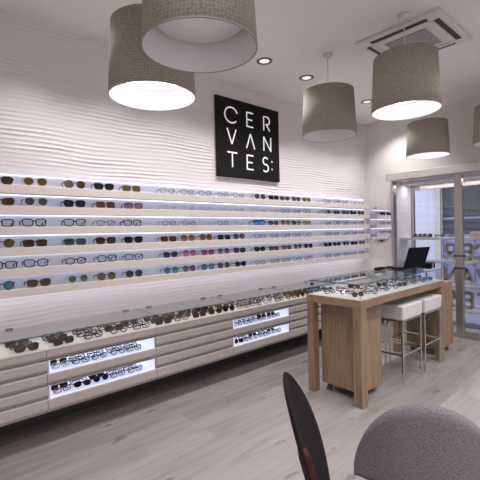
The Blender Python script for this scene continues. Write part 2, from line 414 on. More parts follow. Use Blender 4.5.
def glasses_parts(shape, fc, lc, pose, thin):
    """front faces +X, rests on z=0; pose: open / folded"""
    key = (shape, fc, lc, pose, thin)
    if key in KINDS: return KINDS[key]
    cen = .034 if shape != 'shield' else .0335
    r = .0018 if thin else (.0030 if lc == 'clearlens' else .0028)
    def X(y): return -.10 * y * y * 6 * .5  # slight wrap
    P, hh = outline(shape, 1); lean = math.radians(-8 if pose == 'open' else -24)
    zc = hh + r + .0005
    R = Matrix.Rotation(lean, 4, 'Y')
    front = nb()
    for s in (-1, 1):
        Q, _ = outline(shape, s)
        tube(front, [(X(s * cen + y), s * cen + y, zc + z) for y, z in Q], r, 6 if not thin else 4, closed=True)
    zb = zc + hh * .3
    if shape == 'aviator': tube(front, [(0, -.018, zb + .010), (0, .018, zb + .010)], r * .7, 4)
    tube(front, [(0, -.0115, zb), (.002, -.004, zb + .003), (.002, .004, zb + .003), (0, .0115, zb)], r * 1.1, 5)
    ex = cen + max(abs(p[0]) for p in P); zt = zc + hh * .55
    for s in (-1, 1):
        tube(front, [(X(ex) , s * (ex - .002), zt), (X(ex) - .004, s * (ex + .005), zt)], r * 1.3, 4)
    lenses = []
    for s in (-1, 1):
        lb = nb(); Q, _ = outline(shape, s)
        A = [lb.verts.new((X(s * cen + y) + .0006, s * cen + y, zc + z)) for y, z in Q]; B = [lb.verts.new((v.co.x - .0012, v.co.y, v.co.z)) for v in A]
        lb.faces.new(A); lb.faces.new(B[::-1]); n = len(A)
        for i in range(n): lb.faces.new((A[i], B[i], B[(i + 1) % n], A[(i + 1) % n]))
        lenses.append(lb)
    temples = []
    for s in (-1, 1):
        tb = nb(); y = s * (ex + .004); x = X(ex) - .004
        if pose == 'open': pts = [(x, y, zt), (x - .035, y, zt), (x - .056, y - s * .004, zt - .002), (x - .066, y - s * .008, zt - .014)]
        else:
            dx = -.010 if s > 0 else -.016
            pts = [(x, y, zt), (x + dx * .7, y - s * .004, zt), (dx - .006, y - s * .06, zt - .002), (dx - .004, y - s * .1, zt - .006), (dx - .004, y - s * .118, zt - .018)]
        tube(tb, pts, [r * 1.2, r * 1.1, r, r * 1.1, r * 1.3][:len(pts)], 5 if not thin else 4)
        temples.append(tb)
    parts = [('frame', front, fmat(fc, CL[fc]))] + [('lens', l, lensmat(lc)) for l in lenses] + [('temple', t, fmat(fc, CL[fc])) for t in temples]
    low = 1e9
    for _, b, _m in parts:
        bmesh.ops.recalc_face_normals(b, faces=b.faces)
        b.transform(R); low = min(low, min(v.co.z for v in b.verts))
    mes = []
    allb = bmesh.new(); mats = []
    for nme, b, m in parts:
        bmesh.ops.translate(b, verts=b.verts, vec=(0, 0, -low))
        me = bpy.data.meshes.new(nme); b.to_mesh(me); me.materials.append(m); mes.append((nme, me))
        if m not in mats: mats.append(m)
        n0 = len(allb.faces); allb.from_mesh(me); allb.faces.ensure_lookup_table()
        for f in allb.faces[n0:]: f.material_index = mats.index(m)
        b.free()
    one = bpy.data.meshes.new('eyeglasses'); allb.to_mesh(one); allb.free()
    for m in mats: one.materials.append(m)
    KINDS[key] = (mes, one, {}); return KINDS[key]
NPAIR = [0]
def pair(shape, fc, lc, loc, rz, label, group, pose='open', thin=False, detail=True, sc=1., tilt=0):
    mes, one, proto = glasses_parts(shape, fc, lc, pose, thin)
    sun = lc != 'clearlens'; nm = 'sunglasses' if sun else 'eyeglasses'
    if detail:
        if 'p' not in proto:
            o = bpy.data.objects.new(nm, None); COL.objects.link(o); o.empty_display_size = .03
            for n, me in mes:
                c = bpy.data.objects.new(n, me); COL.objects.link(c); c.parent = o
            proto['p'] = o
        else: o = dup(proto['p'])
    else:
        if 'q' not in proto:
            o = bpy.data.objects.new(nm, one); COL.objects.link(o); proto['q'] = o
        else: o = proto['q'].copy(); COL.objects.link(o)
    o.name = nm if o.name.startswith('eyeglasses') or o.name.startswith('sunglasses') else o.name
    o.location = loc; o.rotation_euler = (tilt, 0, rz); o.scale = (sc, sc, sc)
    tag(o, label, nm, group); NPAIR[0] += 1
    return o
NAMEC = dict(bluemirror='blue mirrored', darkbrown='dark brown', clear='pale')
def cn(c): return NAMEC.get(c, c)
def O_(c='black', s='square', thin=False): return (s, c, 'clearlens', thin)
def S_(l, s='round', f=None): return (s, f or l, l, False)
rimless = ('rimless', 'silver', 'clearlens', True)
tiny = ('oval', 'grey', 'clearlens', True)
G = [
 [[S_('darkbrown', 'wayfarer'), S_('brown', 'aviator', 'silver'), S_('darkbrown', 'round', 'brown'), S_('black', 'wayfarer'), S_('olive', 'square', 'olive')],
  [tiny, tiny, ('oval', 'black', 'clearlens', True), tiny, tiny],
  [S_('grey', 'round'), S_('black', 'square'), S_('grey', 'oval'), S_('grey', 'square'), S_('olive', 'square')],
  [tiny, tiny, ('oval', 'black', 'clearlens', True), rimless, rimless]],
 [[S_('tortoise', 'cat'), S_('grey', 'aviator', 'silver'), S_('black', 'wayfarer'), S_('tortoise', 'square', 'brown'), S_('violet', 'square', 'brown')],
  [rimless] * 5, [rimless, rimless, tiny, tiny, tiny],
  [S_('black', 'wayfarer'), S_('black', 'square'), S_('black', 'square'), S_('black', 'cat'), S_('black', 'wayfarer')]],
 [[O_('black', 'square'), O_('black', 'wayfarer'), O_('navy', 'wayfarer'), O_('grey', 'oval', True), O_('black', 'square')],
  [tiny, tiny, rimless, tiny, rimless],
  [S_('bluemirror', 'shield', 'grey'), S_('grey', 'square'), S_('amber', 'round'), S_('grey', 'wayfarer'), S_('amber', 'square')],
  [tiny, O_('grey', 'square', True), O_('black', 'square', True), tiny, O_('black', 'square', True)]],
 [[S_('olive', 'round', 'brown'), S_('darkbrown', 'square'), S_('grey', 'square', 'green'), S_('darkbrown', 'wayfarer'), S_('black', 'wayfarer')],
  [S_('darkbrown', 'square'), S_('amber', 'round', 'brown'), S_('brown', 'aviator'), S_('black', 'square'), S_('brown', 'round', 'black')],
  [O_('black', 'square', True), tiny, O_('black', 'square', True), tiny, O_('grey', 'square', True)],
  [O_('black', 'square', True), tiny, tiny, O_('grey', 'square', True), O_('black', 'oval', True)]],
 [[O_('black', 'square'), O_('navy', 'wayfarer'), O_('black', 'oval'), O_('black', 'wayfarer'), O_('grey', 'square')],
  [S_('navy', 'cat', 'purple'), S_('pink', 'round', 'magenta'), S_('magenta', 'cat', 'magenta'), S_('violet', 'round'), S_('navy', 'wayfarer', 'black')],
  [S_('black', 'cat'), S_('grey', 'square', 'black'), S_('brown', 'square', 'black'), S_('green', 'round', 'grey'), S_('black', 'wayfarer')],
  [S_('black', 'wayfarer'), S_('black', 'cat'), S_('black', 'round'), S_('black', 'square'), S_('black', 'wayfarer')]],
 [[S_('blue', 'round', 'grey'), S_('darkbrown', 'wayfarer', 'brown'), S_('green', 'round', 'silver'), S_('olive', 'round', 'brown'), S_('black', 'round', 'grey')],
  [S_('blue', 'round', 'teal'), S_('violet', 'round', 'grey'), S_('teal', 'round', 'navy'), S_('grey', 'round'), S_('black', 'cat')],
  [O_('grey', 'oval', True), tiny, O_('black', 'oval', True), tiny, O_('grey', 'square', True)],
  [tiny, O_('black', 'square', True), tiny, tiny, O_('grey', 'oval', True)]],
]
YS = [[.56, .79, 1.09, 1.345, 1.60], [1.975, 2.20, 2.43, 2.66, 2.89], [3.22, 3.46, 3.68, 3.90, 4.12], [4.58, 4.80, 5.03, 5.25, 5.48]]
BAY = ['leftmost bay', 'second bay', 'third bay', 'bay nearest the mirror']
NTH = ['first', 'second', 'third', 'fourth', 'fifth', 'sixth', 'seventh', 'eighth', 'ninth', 'tenth', 'eleventh', 'twelfth', 'thirteenth', 'fourteenth', 'fifteenth', 'sixteenth', 'seventeenth', 'eighteenth', 'nineteenth', 'twentieth', '21st', '22nd']
def describe(sp):
    s, f, l, th = sp
    if l == 'clearlens':
        return ('rimless pale' if s == 'rimless' else ('thin ' if th else '') + cn(f) + ' ' + s.replace('wayfarer', 'thick')) + ' eyeglasses'
    return cn(l) + ' ' + s.replace('wayfarer', 'thick-rimmed').replace('cat', 'cat-eye') + ' sunglasses'
for r in range(6):
    zl = P0 - r * PIT - .091
    for b in range(4):
        for i in range(5):
            s, f, l, th = G[r][b][i]
            lab = '%s on the %s shelf, %s pair in the %s' % (describe(G[r][b][i]), ORD[r], NTH[i], BAY[b])
            sc = 1.36 if b == 0 else 1.3
            pair(s, f, l, (XF - .012, YS[b][i] + random.uniform(-.012, .012), zl + .0002), math.radians(random.uniform(-7, 4)), lab, 'eyewear on the wall shelves', 'open', th, detail=b < 2, sc=sc)
# ------------------------------------------------------------------ wall counter
XC = -3.0
ZB, ZT = .22, .688
edges = [-.99, -.11, .772, 1.655, 2.54, 3.42, 4.30, 5.18, 5.80]
NM = ['second', 'third', 'fourth', 'fifth', 'sixth', 'seventh', 'eighth', 'ninth']
rowz = [(ZT - .09, ZT - .012), None, None, None, None]
HZ = [(.602, .676), (.510, .598), (.418, .506), (.326, .414), (.222, .322)]
DESC = {2: 'wall-hung counter cabinet left, with two lit open niches', 4: 'wall-hung counter cabinet right, with two lit open niches'}
TXT = ['leftmost, out towards the viewer', 'closed wall-hung drawer cabinet left of the left lit niches', '', 'closed wall-hung drawer cabinet between the two lit niche cabinets', '', 'closed wall-hung drawer cabinet just right of the right lit niches', 'closed wall-hung drawer cabinet behind the oak desk', 'closed wall-hung drawer cabinet last before the back wall']
def drawer_profile(z0, z1):
    return [(XC - .022, z0), (XC - .022, z0 + .004), (XC - .021, z0 + .014), (XC - .001, z0 + .028), (XC - .001, z1 - .006), (XC - .006, z1), (XC - .022, z1)]
for i in range(len(edges) - 1):
    y0, y1 = edges[i] + .002, edges[i + 1] - .002
    if i == 0: continue
    nich = i in (2, 4)
    t = thing('counter_cabinet', DESC.get(i, TXT[i]), 'cabinet', (-3.2, (y0 + y1) / 2, ZB), 'wall-hung cabinets under the glass counter')
    if nich:
        bm = nb(-3.402, -3.36, y0, y1, ZB, .676)
        box(bm, -3.36, XC - .022, y0, y0 + .014, ZB, .676); box(bm, -3.36, XC - .022, y1 - .014, y1, ZB, .676); box(bm, -3.36, XC - .022, y0 + .014, y1 - .014, ZB, ZB + .012)
    else:
        bm = nb(-3.402, XC - .022, y0, y1, ZB, .676)
    obj('body', bm, 'cab', t)
    for k, (z0, z1) in enumerate(HZ):
        if nich and k in (1, 3):
            n_ = obj('niche', None or (lambda b_: (box(b_, -3.30, XC - .004, y0 + .014, y1 - .014, z0 - .004, z0 + .002), box(b_, -3.30, -3.294, y0 + .014, y1 - .014, z0 + .002, z1), box(b_, -3.294, XC - .006, y0 + .014, y0 + .02, z0 + .002, z1), box(b_, -3.294, XC - .006, y1 - .02, y1 - .014, z0 + .002, z1), b_)[-1])(nb()), 'niche', t)
            obj('led_strip', nb(-3.29, -3.27, y0 + .03, y1 - .03, z1 - .010, z1 - .002), 'led', n_)
            bm = nb(-3.292, XC - .006, y0 + .02, y1 - .02, z1 - .001, z1 + .003); obj('niche_top', bm, 'cab', n_)
        else:
            bm = nb(); prism(bm, drawer_profile(z0, z1), 'y', y0, y1); obj('drawer_front', bm, 'cab', t)
tag(obj('countertop', nb(-3.402, XC, -.6, 5.80, .677, ZT, bev=.002, seg=1), 'cabtop', loc=(-3.2, 2.6, .677)), 'long cream countertop on the wall cabinets, under the glass', 'countertop')
ge = [-.08, 1.67, 2.555, 3.43, 4.31, 5.18, 5.72]
GN = ['first', 'second', 'third', 'fourth', 'fifth', 'last']
for i in range(6):
    y0, y1 = ge[i] + .002, ge[i + 1] - .002
    t = thing('glass_case', 'low clear glass cover on the wall counter, %s from the left' % GN[i] if 0 < i < 5 else ('leftmost low clear glass cover on the wall counter' if i == 0 else 'last low clear glass cover on the wall counter, by the white wall'), 'display case', (-3.19, (y0 + y1) / 2, ZT), 'glass covers over the wall counter')
    obj('top_pane', nb(-3.402, XC - .004, y0, y1, .787, .792), 'glass', t)
    obj('front_pane', nb(XC - .009, XC - .004, y0, y1, ZT + .0005, .7865), 'glass', t)
    bm = nb(XC - .0045, XC - .001, y0, y1, .7865, .7935); box(bm, XC - .009, XC - .0035, y1 - .003, y1, ZT + .0005, .7865); box(bm, -3.402, XC - .004, y1 - .0035, y1, .7922, .7932); obj('polished_edge', bm, 'edge', t)
    for q in ((.09 if i else .66), y1 - y0 - .14):
        bm = nb(-3.386, -3.352, y0 + q, y0 + q + .05, .7934, .802, bev=.002); obj('hinge', bm, 'wheel', t)
# eyewear under the counter glass
pal = ['olive', 'darkbrown', 'grey', 'black', 'tortoise', 'darkbrown', 'tortoise', 'black', 'brown', 'tortoise']
shp = ['wayfarer', 'square', 'oval', 'round', 'square', 'cat']
C_Y = [.66, .90, 1.13, 1.345, 1.545, 1.76, 1.955, 2.15, 2.345, 2.54, 2.73, 2.92, 3.11, 3.30, 3.50, 3.69, 3.88, 4.07, 4.26]
DEP = ['front', 'middle', 'back']
for i, y in enumerate(C_Y):
    for k in range(3):
        x = -3.043 - k * .095
        if i == 0: f = ['black', 'olive', 'darkbrown'][k]; l = ['darkbrown', 'clearlens', 'black'][k]
        elif i == 2: f, l = 'black' if k == 0 else 'darkbrown', 'clearlens'
        elif i >= 10 and i < 15: f, l = random.choice(['grey', 'darkbrown', 'amber', 'tortoise', 'silver']), 'clearlens'
        else: f = pal[(i * 3 + k) % 10]; l = random.choice(['clearlens', 'darkbrown', f, 'black'])
        if i == 17 and k < 2: f, l = 'blue', 'blue'
        s = shp[(i + 2 * k) % 6]
        lab = '%s under the counter glass, %s of the %s column from the left' % (describe((s, f, l, False)), DEP[k], NTH[i])
        pair(s, f, l, (x, y + random.uniform(-.01, .01) - k * .012, ZT + .0003), math.radians(random.uniform(-12, 12)), lab, 'eyewear under the counter glass', 'folded', False, detail=i < 9, sc=1.24)
for ui, (i, side) in enumerate(((2, 'left'), (4, 'right'))):
    y0, y1 = edges[i], edges[i + 1]
    for kk, k in enumerate((1, 3)):
        z = HZ[k][0] + .0023
        for c in range(5):
            for dd in range(2):
                f = random.choice(['black', 'navy', 'black', 'grey', 'black'] if kk == 0 else ['navy', 'purple', 'black', 'grey', 'magenta'])
                if ui == 0 and kk == 1 and c == 0: f = 'magenta' if dd == 0 else 'black'
                if ui == 0 and kk == 0 and c == 0: f = 'green' if dd == 1 else 'silver'
                l = 'clearlens' if random.random() < .7 else 'black'
                s = shp[(c + 3 * dd + kk) % 6]
                lab = '%s in the %s %s niche, %s %s' % (describe((s, f, l, False)), ['upper', 'lower'][kk], side, NTH[c], ['at the front', 'behind'][dd])
                pair(s, f, l, (-3.055 - dd * .085, y0 + .115 + c * .148 + random.uniform(-.006, .006), z), math.radians(random.uniform(-9, 9)), lab, 'eyewear in the lit niches', 'folded', False, detail=ui == 0, sc=1.03)

# ------------------------------------------------------------------ oval mirror
m_ = thing('wall_mirror', 'frameless oval mirror on the white wall beside the shelves', 'mirror', (-3.135, YB, 1.59))
def ellipse(rx, rz, y0, y1, cx, cz):
    bm = nb(); P = [(cx + rx * math.cos(2 * PI * k / 56), cz + rz * math.sin(2 * PI * k / 56)) for k in range(56)]
    return prism(bm, P, 'y', y0, y1)
obj('backing', ellipse(.217, .305, YB - .012, YB - .0005, -3.135, 1.592), 'alu', m_)
obj('mirror_glass', ellipse(.212, .300, YB - .016, YB - .0125, -3.135, 1.592), 'mirror', m_)

# ------------------------------------------------------------------ pendant lamps
def pendant(x, y, zb, lit, label, power):
    t = thing('pendant_lamp', label, 'lamp', (x, y, ZC), 'large drum pendant lamps')
    rb, rt, h = .265, .243, .435; zt = zb + h
    bm = nb(); lathe(bm, [(rb, zb), (rt, zt), (rt - .004, zt), (rb - .004, zb)], x, y, 64, close=True)
    obj('shade', bm, 'shade', t)
    bm = nb(); lathe(bm, [(rb - .0045, zb + .001), (rt - .0045, zt - .012), (rt - .02, zt - .012), (0, zt - .012), (0, zt - .006), (rt - .0055, zt - .006), (rb - .0055 + .0005, zb + .001)], x, y, 64)
    obj('lining', bm, 'shadein', t)
    bm = nb(); lathe(bm, [(rb - .005, zb - .002), (rb + .001, zb - .002), (rb + .001, zb + .004), (rb - .005, zb + .004)], x, y, 64, close=True); obj('rim', bm, 'acg', t)
    bm = nb(); tube(bm, [(x, y, ZC - .02), (x, y, zt)], .004, 8); obj('cord', bm, 'inlay', t)
    bm = nb(); lathe(bm, [(0, ZC), (.045, ZC), (.045, ZC - .022), (.012, ZC - .045), (0, ZC - .045)], x, y, 24); obj('ceiling_rose', bm, 'inlay', t)
    bm = nb(); lathe(bm, [(0, zb + .13), (.21, zb + .13), (.212, zb + .135), (.21, zb + .14), (0, zb + .14)], x, y, 48); obj('diffuser', bm, 'bulb' if lit else 'bulboff', t, smooth=False)
    bm = nb(); tube(bm, [(x, y, zb + .1405), (x, y, zt - .013)], .012, 10); obj('stem', bm, 'inlay', t)
PW = 1.4
pendant(-2.135, 1.197, 2.35, True, 'lit taupe drum pendant nearest the upper left, partly behind another shade', PW)
pendant(-1.44, 1.058, 2.35, False, 'unlit taupe drum pendant cut off at the top, nearest the viewer', 0)
pendant(-2.249, 3.205, 2.435, False, 'unlit taupe drum pendant hanging right of the black sign', 0)
pendant(-1.438, 3.112, 2.458, True, 'large lit taupe drum pendant under the ceiling air conditioner', PW)
pendant(-2.15, 5.27, 2.46, True, 'lit taupe drum pendant farthest back, above the window', PW)
pendant(-1.34, 5.28, 2.49, False, 'unlit taupe drum pendant cut off by the right edge', 0)

# ------------------------------------------------------------------ downlights
def downlight(x, y, label, e=34, grp='recessed ceiling downlights'):
    t = thing('downlight', label, 'downlight', (x, y, ZC), grp)
    bm = nb(); lathe(bm, [(.082, ZC), (.08, ZC - .006), (.056, ZC - .009), (.051, ZC - .001)], x, y, 32); obj('ring', bm, 'ring', t)
    bm = nb(); lathe(bm, [(0, ZC - .003), (.05, ZC - .003)], x, y, 24); obj('lens', bm, 'down', t)
    light('spot', 'SPOT', (x, y, ZC - .02), e, (1, .955, .955), t, spot_size=math.radians(112), spot_blend=.7, shadow_soft_size=.04)
for y, lab in ((.8, 'recessed downlight above the left end of the shelves'), (1.47, 'recessed downlight hidden behind the near lit pendant'), (2.15, 'recessed downlight just left of the black sign'), (2.82, 'recessed downlight above the black sign'), (3.5, 'recessed downlight between black sign and unlit pendant'), (4.15, 'recessed downlight behind the unlit middle pendant'), (4.8, 'recessed downlight left of the large lit pendant'), (5.45, 'recessed downlight nearest the back wall corner')):
    downlight(-2.745, y, lab)
k = 0
for x in (-.55, .7):  # unseen downlights added as fill light for the room
    for y in (-1.1, .4, 1.9, 3.4, 4.9):
        downlight(x, y, 'added fill downlight outside the view on the right side of the room', 62 if x < 0 else 125, 'added fill downlights outside the view'); k += 1

# ------------------------------------------------------------------ ceiling cassette air conditioner
x0, x1, y0, y1 = -1.945, -1.205, 3.215, 3.955
t = thing('ceiling_air_conditioner', 'square white ceiling cassette air conditioner with grey centre grille', 'air conditioner', ((x0 + x1) / 2, (y0 + y1) / 2, ZC))
obj('panel', nb(x0, x1, y0, y1, ZC - .028, ZC - .0005, bev=.006), 'acw', t)
a, b_ = .045, .085
bm = nb(x0 + .19, x1 - .19, y0 + .19, y1 - .19, ZC - .036, ZC - .0285); obj('grille', bm, 'acg', t)
for (p, q, u, v) in ((x0 + a, x0 + b_, y0 + .12, y1 - .12), (x1 - b_, x1 - a, y0 + .12, y1 - .12), (x0 + .12, x1 - .12, y0 + a, y0 + b_), (x0 + .12, x1 - .12, y1 - b_, y1 - a)):
    obj('air_slot', nb(p, q, u, v, ZC - .032, ZC - .0285), 'acd', t)
    if q - p < v - u: bm = nb(q + .004 if p < -1.6 else p - .04, q + .04 if p < -1.6 else p - .004, u, v, ZC - .040, ZC - .0285, bev=.003)
    else: bm = nb(p, q, v + .004 if u < 3.6 else u - .04, v + .04 if u < 3.6 else u - .004, ZC - .040, ZC - .0285, bev=.003)
    obj('flap', bm, 'acw', t)
# small ceiling sensor grille to the right
# ------------------------------------------------------------------ oak desk
DX0, DX1, DY0, DY1, DZ = -2.285, -1.715, 2.845, 4.60, .91
t = thing('display_desk', 'tall oak desk with white inlaid top and square legs', 'desk', ((DX0 + DX1) / 2, (DY0 + DY1) / 2, 0))
bm = nb(DX0, DX1, DY0, DY1, DZ - .072, DZ - .004, bev=.003); obj('tabletop', bm, 'woody', t)
obj('white_inlay', nb(DX0 + .012, DX1 - .012, DY0 + .012, DY1 - .012, DZ - .0035, DZ), 'inlay', t)
for (x, y) in ((DX0, DY0), (DX1 - .085, DY0), (DX0, DY1 - .1), (DX1 - .085, DY1 - .1)):
    w = .072 if x == DX0 else .085
    obj('leg', nb(x + .001, x + w - .001, y + .001, y + .085, 0, DZ - .0725, bev=.003), 'woodz', t)
gt = thing('glass_case', 'clear glass display case on top of the oak desk', 'display case', (-2, 3.7, DZ))
gx0, gx1, gy0, gy1, gz = DX0 + .018, DX1 - .018, DY0 + .018, DY1 - .02, 1.04
obj('top_pane', nb(gx0, gx1, gy0, gy1, gz - .006, gz), 'glass', gt)
obj('side_pane', nb(gx0, gx1, gy0, gy0 + .005, DZ + .0004, gz - .0065), 'glass', gt)
obj('side_pane', nb(gx1 - .005, gx1, gy0 + .006, gy1 - .006, DZ + .0004, gz - .0065), 'glass', gt)
obj('side_pane', nb(gx0, gx0 + .005, gy0 + .006, gy1 - .006, DZ + .0004, gz - .0065), 'glass', gt)
obj('side_pane', nb(gx0, gx1, gy1 - .005, gy1, DZ + .0004, gz - .0065), 'glass', gt)
bm = nb(gx0, gx1, gy0 - .002, gy0, gz - .007, gz + .001); box(bm, gx1, gx1 + .002, gy0, gy1, gz - .007, gz + .001); box(bm, gx1 - .001, gx1 + .0015, gy0 - .0015, gy0 + .002, DZ + .0004, gz - .007); box(bm, gx0 - .0015, gx0, gy0, gy1, gz - .006, gz)
obj('polished_edge', bm, 'edge', gt)
bm = nb(gx0 + .01, gx0 + .045, gy0 + .0055, gy0 + .02, gz - .05, gz - .025, bev=.004); obj('lock', bm, 'rubber', gt)
# eyewear in the desk case
DR = ['along the stool side', 'along the middle', 'along the wall side']
dcol = ['darkbrown', 'tortoise', 'black', 'red', 'darkbrown', 'darkbrown', 'black', 'red', 'navy']
for i in range(8):
    for k in range(3):
        y = DY0 + .15 + i * .208 + (k == 1) * .06; x = -1.83 - k * .145
        f = dcol[(i * 2 + k * 5) % 9]; l = 'clearlens' if (i + k) % 4 else 'darkbrown'; s = shp[(i + k * 2) % 6]
        if i >= 6 and k < 2: f = l = ['blue', 'teal'][k] if i == 7 else f; l = f if i == 7 else 'clearlens'
        lab = '%s in the desk case, %s pair %s' % (describe((s, f, l, False)), NTH[i], DR[k])
        pair(s, f, l, (x, y + random.uniform(-.012, .012), DZ + .0003), math.radians(-35 + random.uniform(-22, 22)), lab, 'eyewear in the desk glass case', 'folded', False, detail=True, sc=1.0)
# rolling pedestals under the desk
def caster(t, x, y, name='caster'):
    bm = nb(); tube(bm, [(x - .013, y, .03), (x - .002, y, .03)], .0295, 20); tube(bm, [(x + .002, y, .03), (x + .013, y, .03)], .0295, 20)
    c = obj(name, bm, 'wheel', t)
    bm = nb(x - .02, x + .02, y - .02, y + .02, .066, .0735, bev=.002); tube(bm, [(x, y, .03), (x, y, .07)], .006, 8); obj('bracket', bm, 'rubber', c)
def pedestal(x0, x1, y0, y1, z1, label, grp):
    t = thing('rolling_cabinet', label, 'cabinet', ((x0 + x1) / 2, (y0 + y1) / 2, 0), grp)
    obj('body', nb(x0, x1 - .019, y0, y1, .074, z1, bev=.002), 'woodz', t)
    h = z1 - .074
    obj('door', nb(x1 - .018, x1, y0, y1, .074, z1, bev=.002), 'woodz', t)
    for x in (x0 + .05, x1 - .06):
        for y in (y0 + .05, y1 - .05): caster(t, x, y)
pedestal(-2.20, -1.79, 2.95, 3.31, .832, 'oak cabinet on casters under the near end of the desk', 'oak rolling cabinets')
pedestal(-2.20, -1.80, 4.68, 5.08, .845, 'oak cabinet on casters pulled out beyond the far end of the desk', 'oak rolling cabinets')
# ------------------------------------------------------------------ stools
def stool(y0, y1, x0, x1, label):
    t = thing('bar_stool', label, 'stool', ((x0 + x1) / 2, (y0 + y1) / 2, 0), 'white bar stools at the oak desk')
    bm = nb(x0, x1, y0, y1, .615, .76, bev=.018, seg=3)
    for v in bm.verts:
        if v.co.z < .69:
            v.co.x = (v.co.x - (x0 + x1) / 2) * .975 + (x0 + x1) / 2; v.co.y = (v.co.y - (y0 + y1) / 2) * .965 + (y0 + y1) / 2
    s_ = obj('seat', bm, 'leather', t, smooth=False)
    bm = nb(); zz = .742
    tube(bm, [(x0 + .003, y0 + .003, zz), (x1 - .003, y0 + .003, zz), (x1 - .003, y1 - .003, zz), (x0 + .003, y1 - .003, zz)], .0025, 5, closed=True); obj('piping', bm, 'seam', s_)
    w = .02; a0, a1, c0, c1 = x0 + .015, x1 - .012, y0 + .012, y1 - .012
    obj('seat_frame', nb(a0, a1, c0, c1, .6, .6145), 'chrome', t)
    for (p, q) in ((a0, c0), (a1 - w, c0), (a0, c1 - w), (a1 - w, c1 - w)): obj('leg', nb(p, p + w, q, q + w, 0, .5995, bev=.002, seg=1), 'chrome', t)
    z0 = .27
    for (p, q, u, v) in ((a0 + w, a1 - w, c0 + .002, c0 + w - .002), (a0 + w, a1 - w, c1 - w + .002, c1 - .002), (a0 + .002, a0 + w - .002, c0 + w, c1 - w), (a1 - w + .002, a1 - .002, c0 + w, c1 - w)):
        obj('footrest_bar', nb(p, q, u, v, z0, z0 + .018), 'chrome', t)
stool(3.56, 3.995, -2.13, -1.70, 'white leather bar stool with chrome legs, nearer of the two')
stool(4.05, 4.49, -2.13, -1.70, 'white leather bar stool with chrome legs, farther of the two')

# ------------------------------------------------------------------ laptop and box on the desk
t = thing('laptop', 'open black laptop standing on the glass case of the desk', 'laptop', (0, 0, 0))
lz = 0; lx = 0; ly0, ly1 = -.165, .165
b1 = obj('base', nb(lx - .25, lx - .005, ly0, ly1, lz + .001, lz + .021, bev=.004), 'lap', t)
obj('keyboard', nb(lx - .22, lx - .05, ly0 + .02, ly1 - .02, lz + .0212, lz + .023), 'rubber', b1)
ML = Matrix.Translation((lx + .004, 0, lz + .018)) @ Matrix.Rotation(math.radians(20), 4, 'Y')
bm = nb(-.006, .006, ly0, ly1, 0, .245, bev=.004); bm.transform(ML); l_ = obj('lid', bm, 'lap', t)
bm = nb(-.0085, -.0065, ly0 + .012, ly1 - .012, .015, .233); bm.transform(ML); obj('screen', bm, 'lapg', l_)
bm = nb(); tube(bm, [(lx, ly0 + .03, lz + .016), (lx, ly1 - .03, lz + .016)], .008, 10); obj('hinge', bm, 'rubber', t)
t.location = (-1.955, 4.36, gz); t.rotation_euler = (0, 0, math.radians(-16))
t = thing('eyeglass_case', 'rounded black spectacle case lying beside the laptop on the glass', 'case', (-2.19, 4.03, gz))
bm = nb(-2.225, -2.155, 3.96, 4.12, gz + .0005, gz + .032, bev=.014, seg=4); obj('shell', bm, 'lap', t, smooth=True)
t = thing('card_reader', 'small black box behind the laptop at the desk end', 'terminal', (-2.02, 4.86, .845))
obj('foot', nb(-2.08, -1.96, 4.80, 4.92, .8455, .855, bev=.003), 'lapg', t)
bm = nb(); tube(bm, [(-2.02, 4.86, .855), (-2.02, 4.86, 1.005)], .012, 12); obj('stem', bm, 'lapg', t)
obj('body', nb(-2.06, -1.94, 4.79, 4.93, 1.005, 1.075, bev=.006), 'lap', t)
obj('stripe', nb(-1.9395, -1.937, 4.85, 4.865, 1.01, 1.07), 'inlay', t)
# items on the window shelf
t = thing('tray', 'dark brown wooden tray with sunglasses on the window shelf', 'tray', (-2.56, 6.06, 1.357))
bm = nb(-2.70, -2.44, 5.98, 6.12, 1.3572, 1.366); box(bm, -2.70, -2.44, 5.98, 5.985, 1.366, 1.376); box(bm, -2.70, -2.44, 6.115, 6.12, 1.366, 1.376); obj('tray_bottom', bm, 'woodx', t)
pair('round', 'tortoise', 'darkbrown', (-2.63, 6.02, 1.3663), math.radians(-95), 'dark round sunglasses on the left of the window tray', 'eyewear in the window', 'folded', False, True, 1.1)
pair('round', 'black', 'black', (-2.49, 6.04, 1.3663), math.radians(-80), 'black round sunglasses on the right of the window tray', 'eyewear in the window', 'folded', False, True, 1.1)
pair('round', 'tortoise', 'clearlens', (-2.30, 6.0, 1.3573), math.radians(-90), 'brown eyeglasses on the window shelf right of the tray', 'eyewear in the window', 'folded', False, True, 1.15)
pair('oval', 'brown', 'clearlens', (-2.12, 6.02, 1.3573), math.radians(-100), 'brown eyeglasses on the window shelf nearest the steel post', 'eyewear in the window', 'folded', False, True, 1.1)
tag(obj('wooden_block', nb(-1.89, -1.60, 6.0, 6.1, 1.3572, 1.435, bev=.012, seg=3), 'block', loc=(-1.75, 6.05, 1.357)), 'pale rounded wooden block on the window shelf right of the post', 'block')

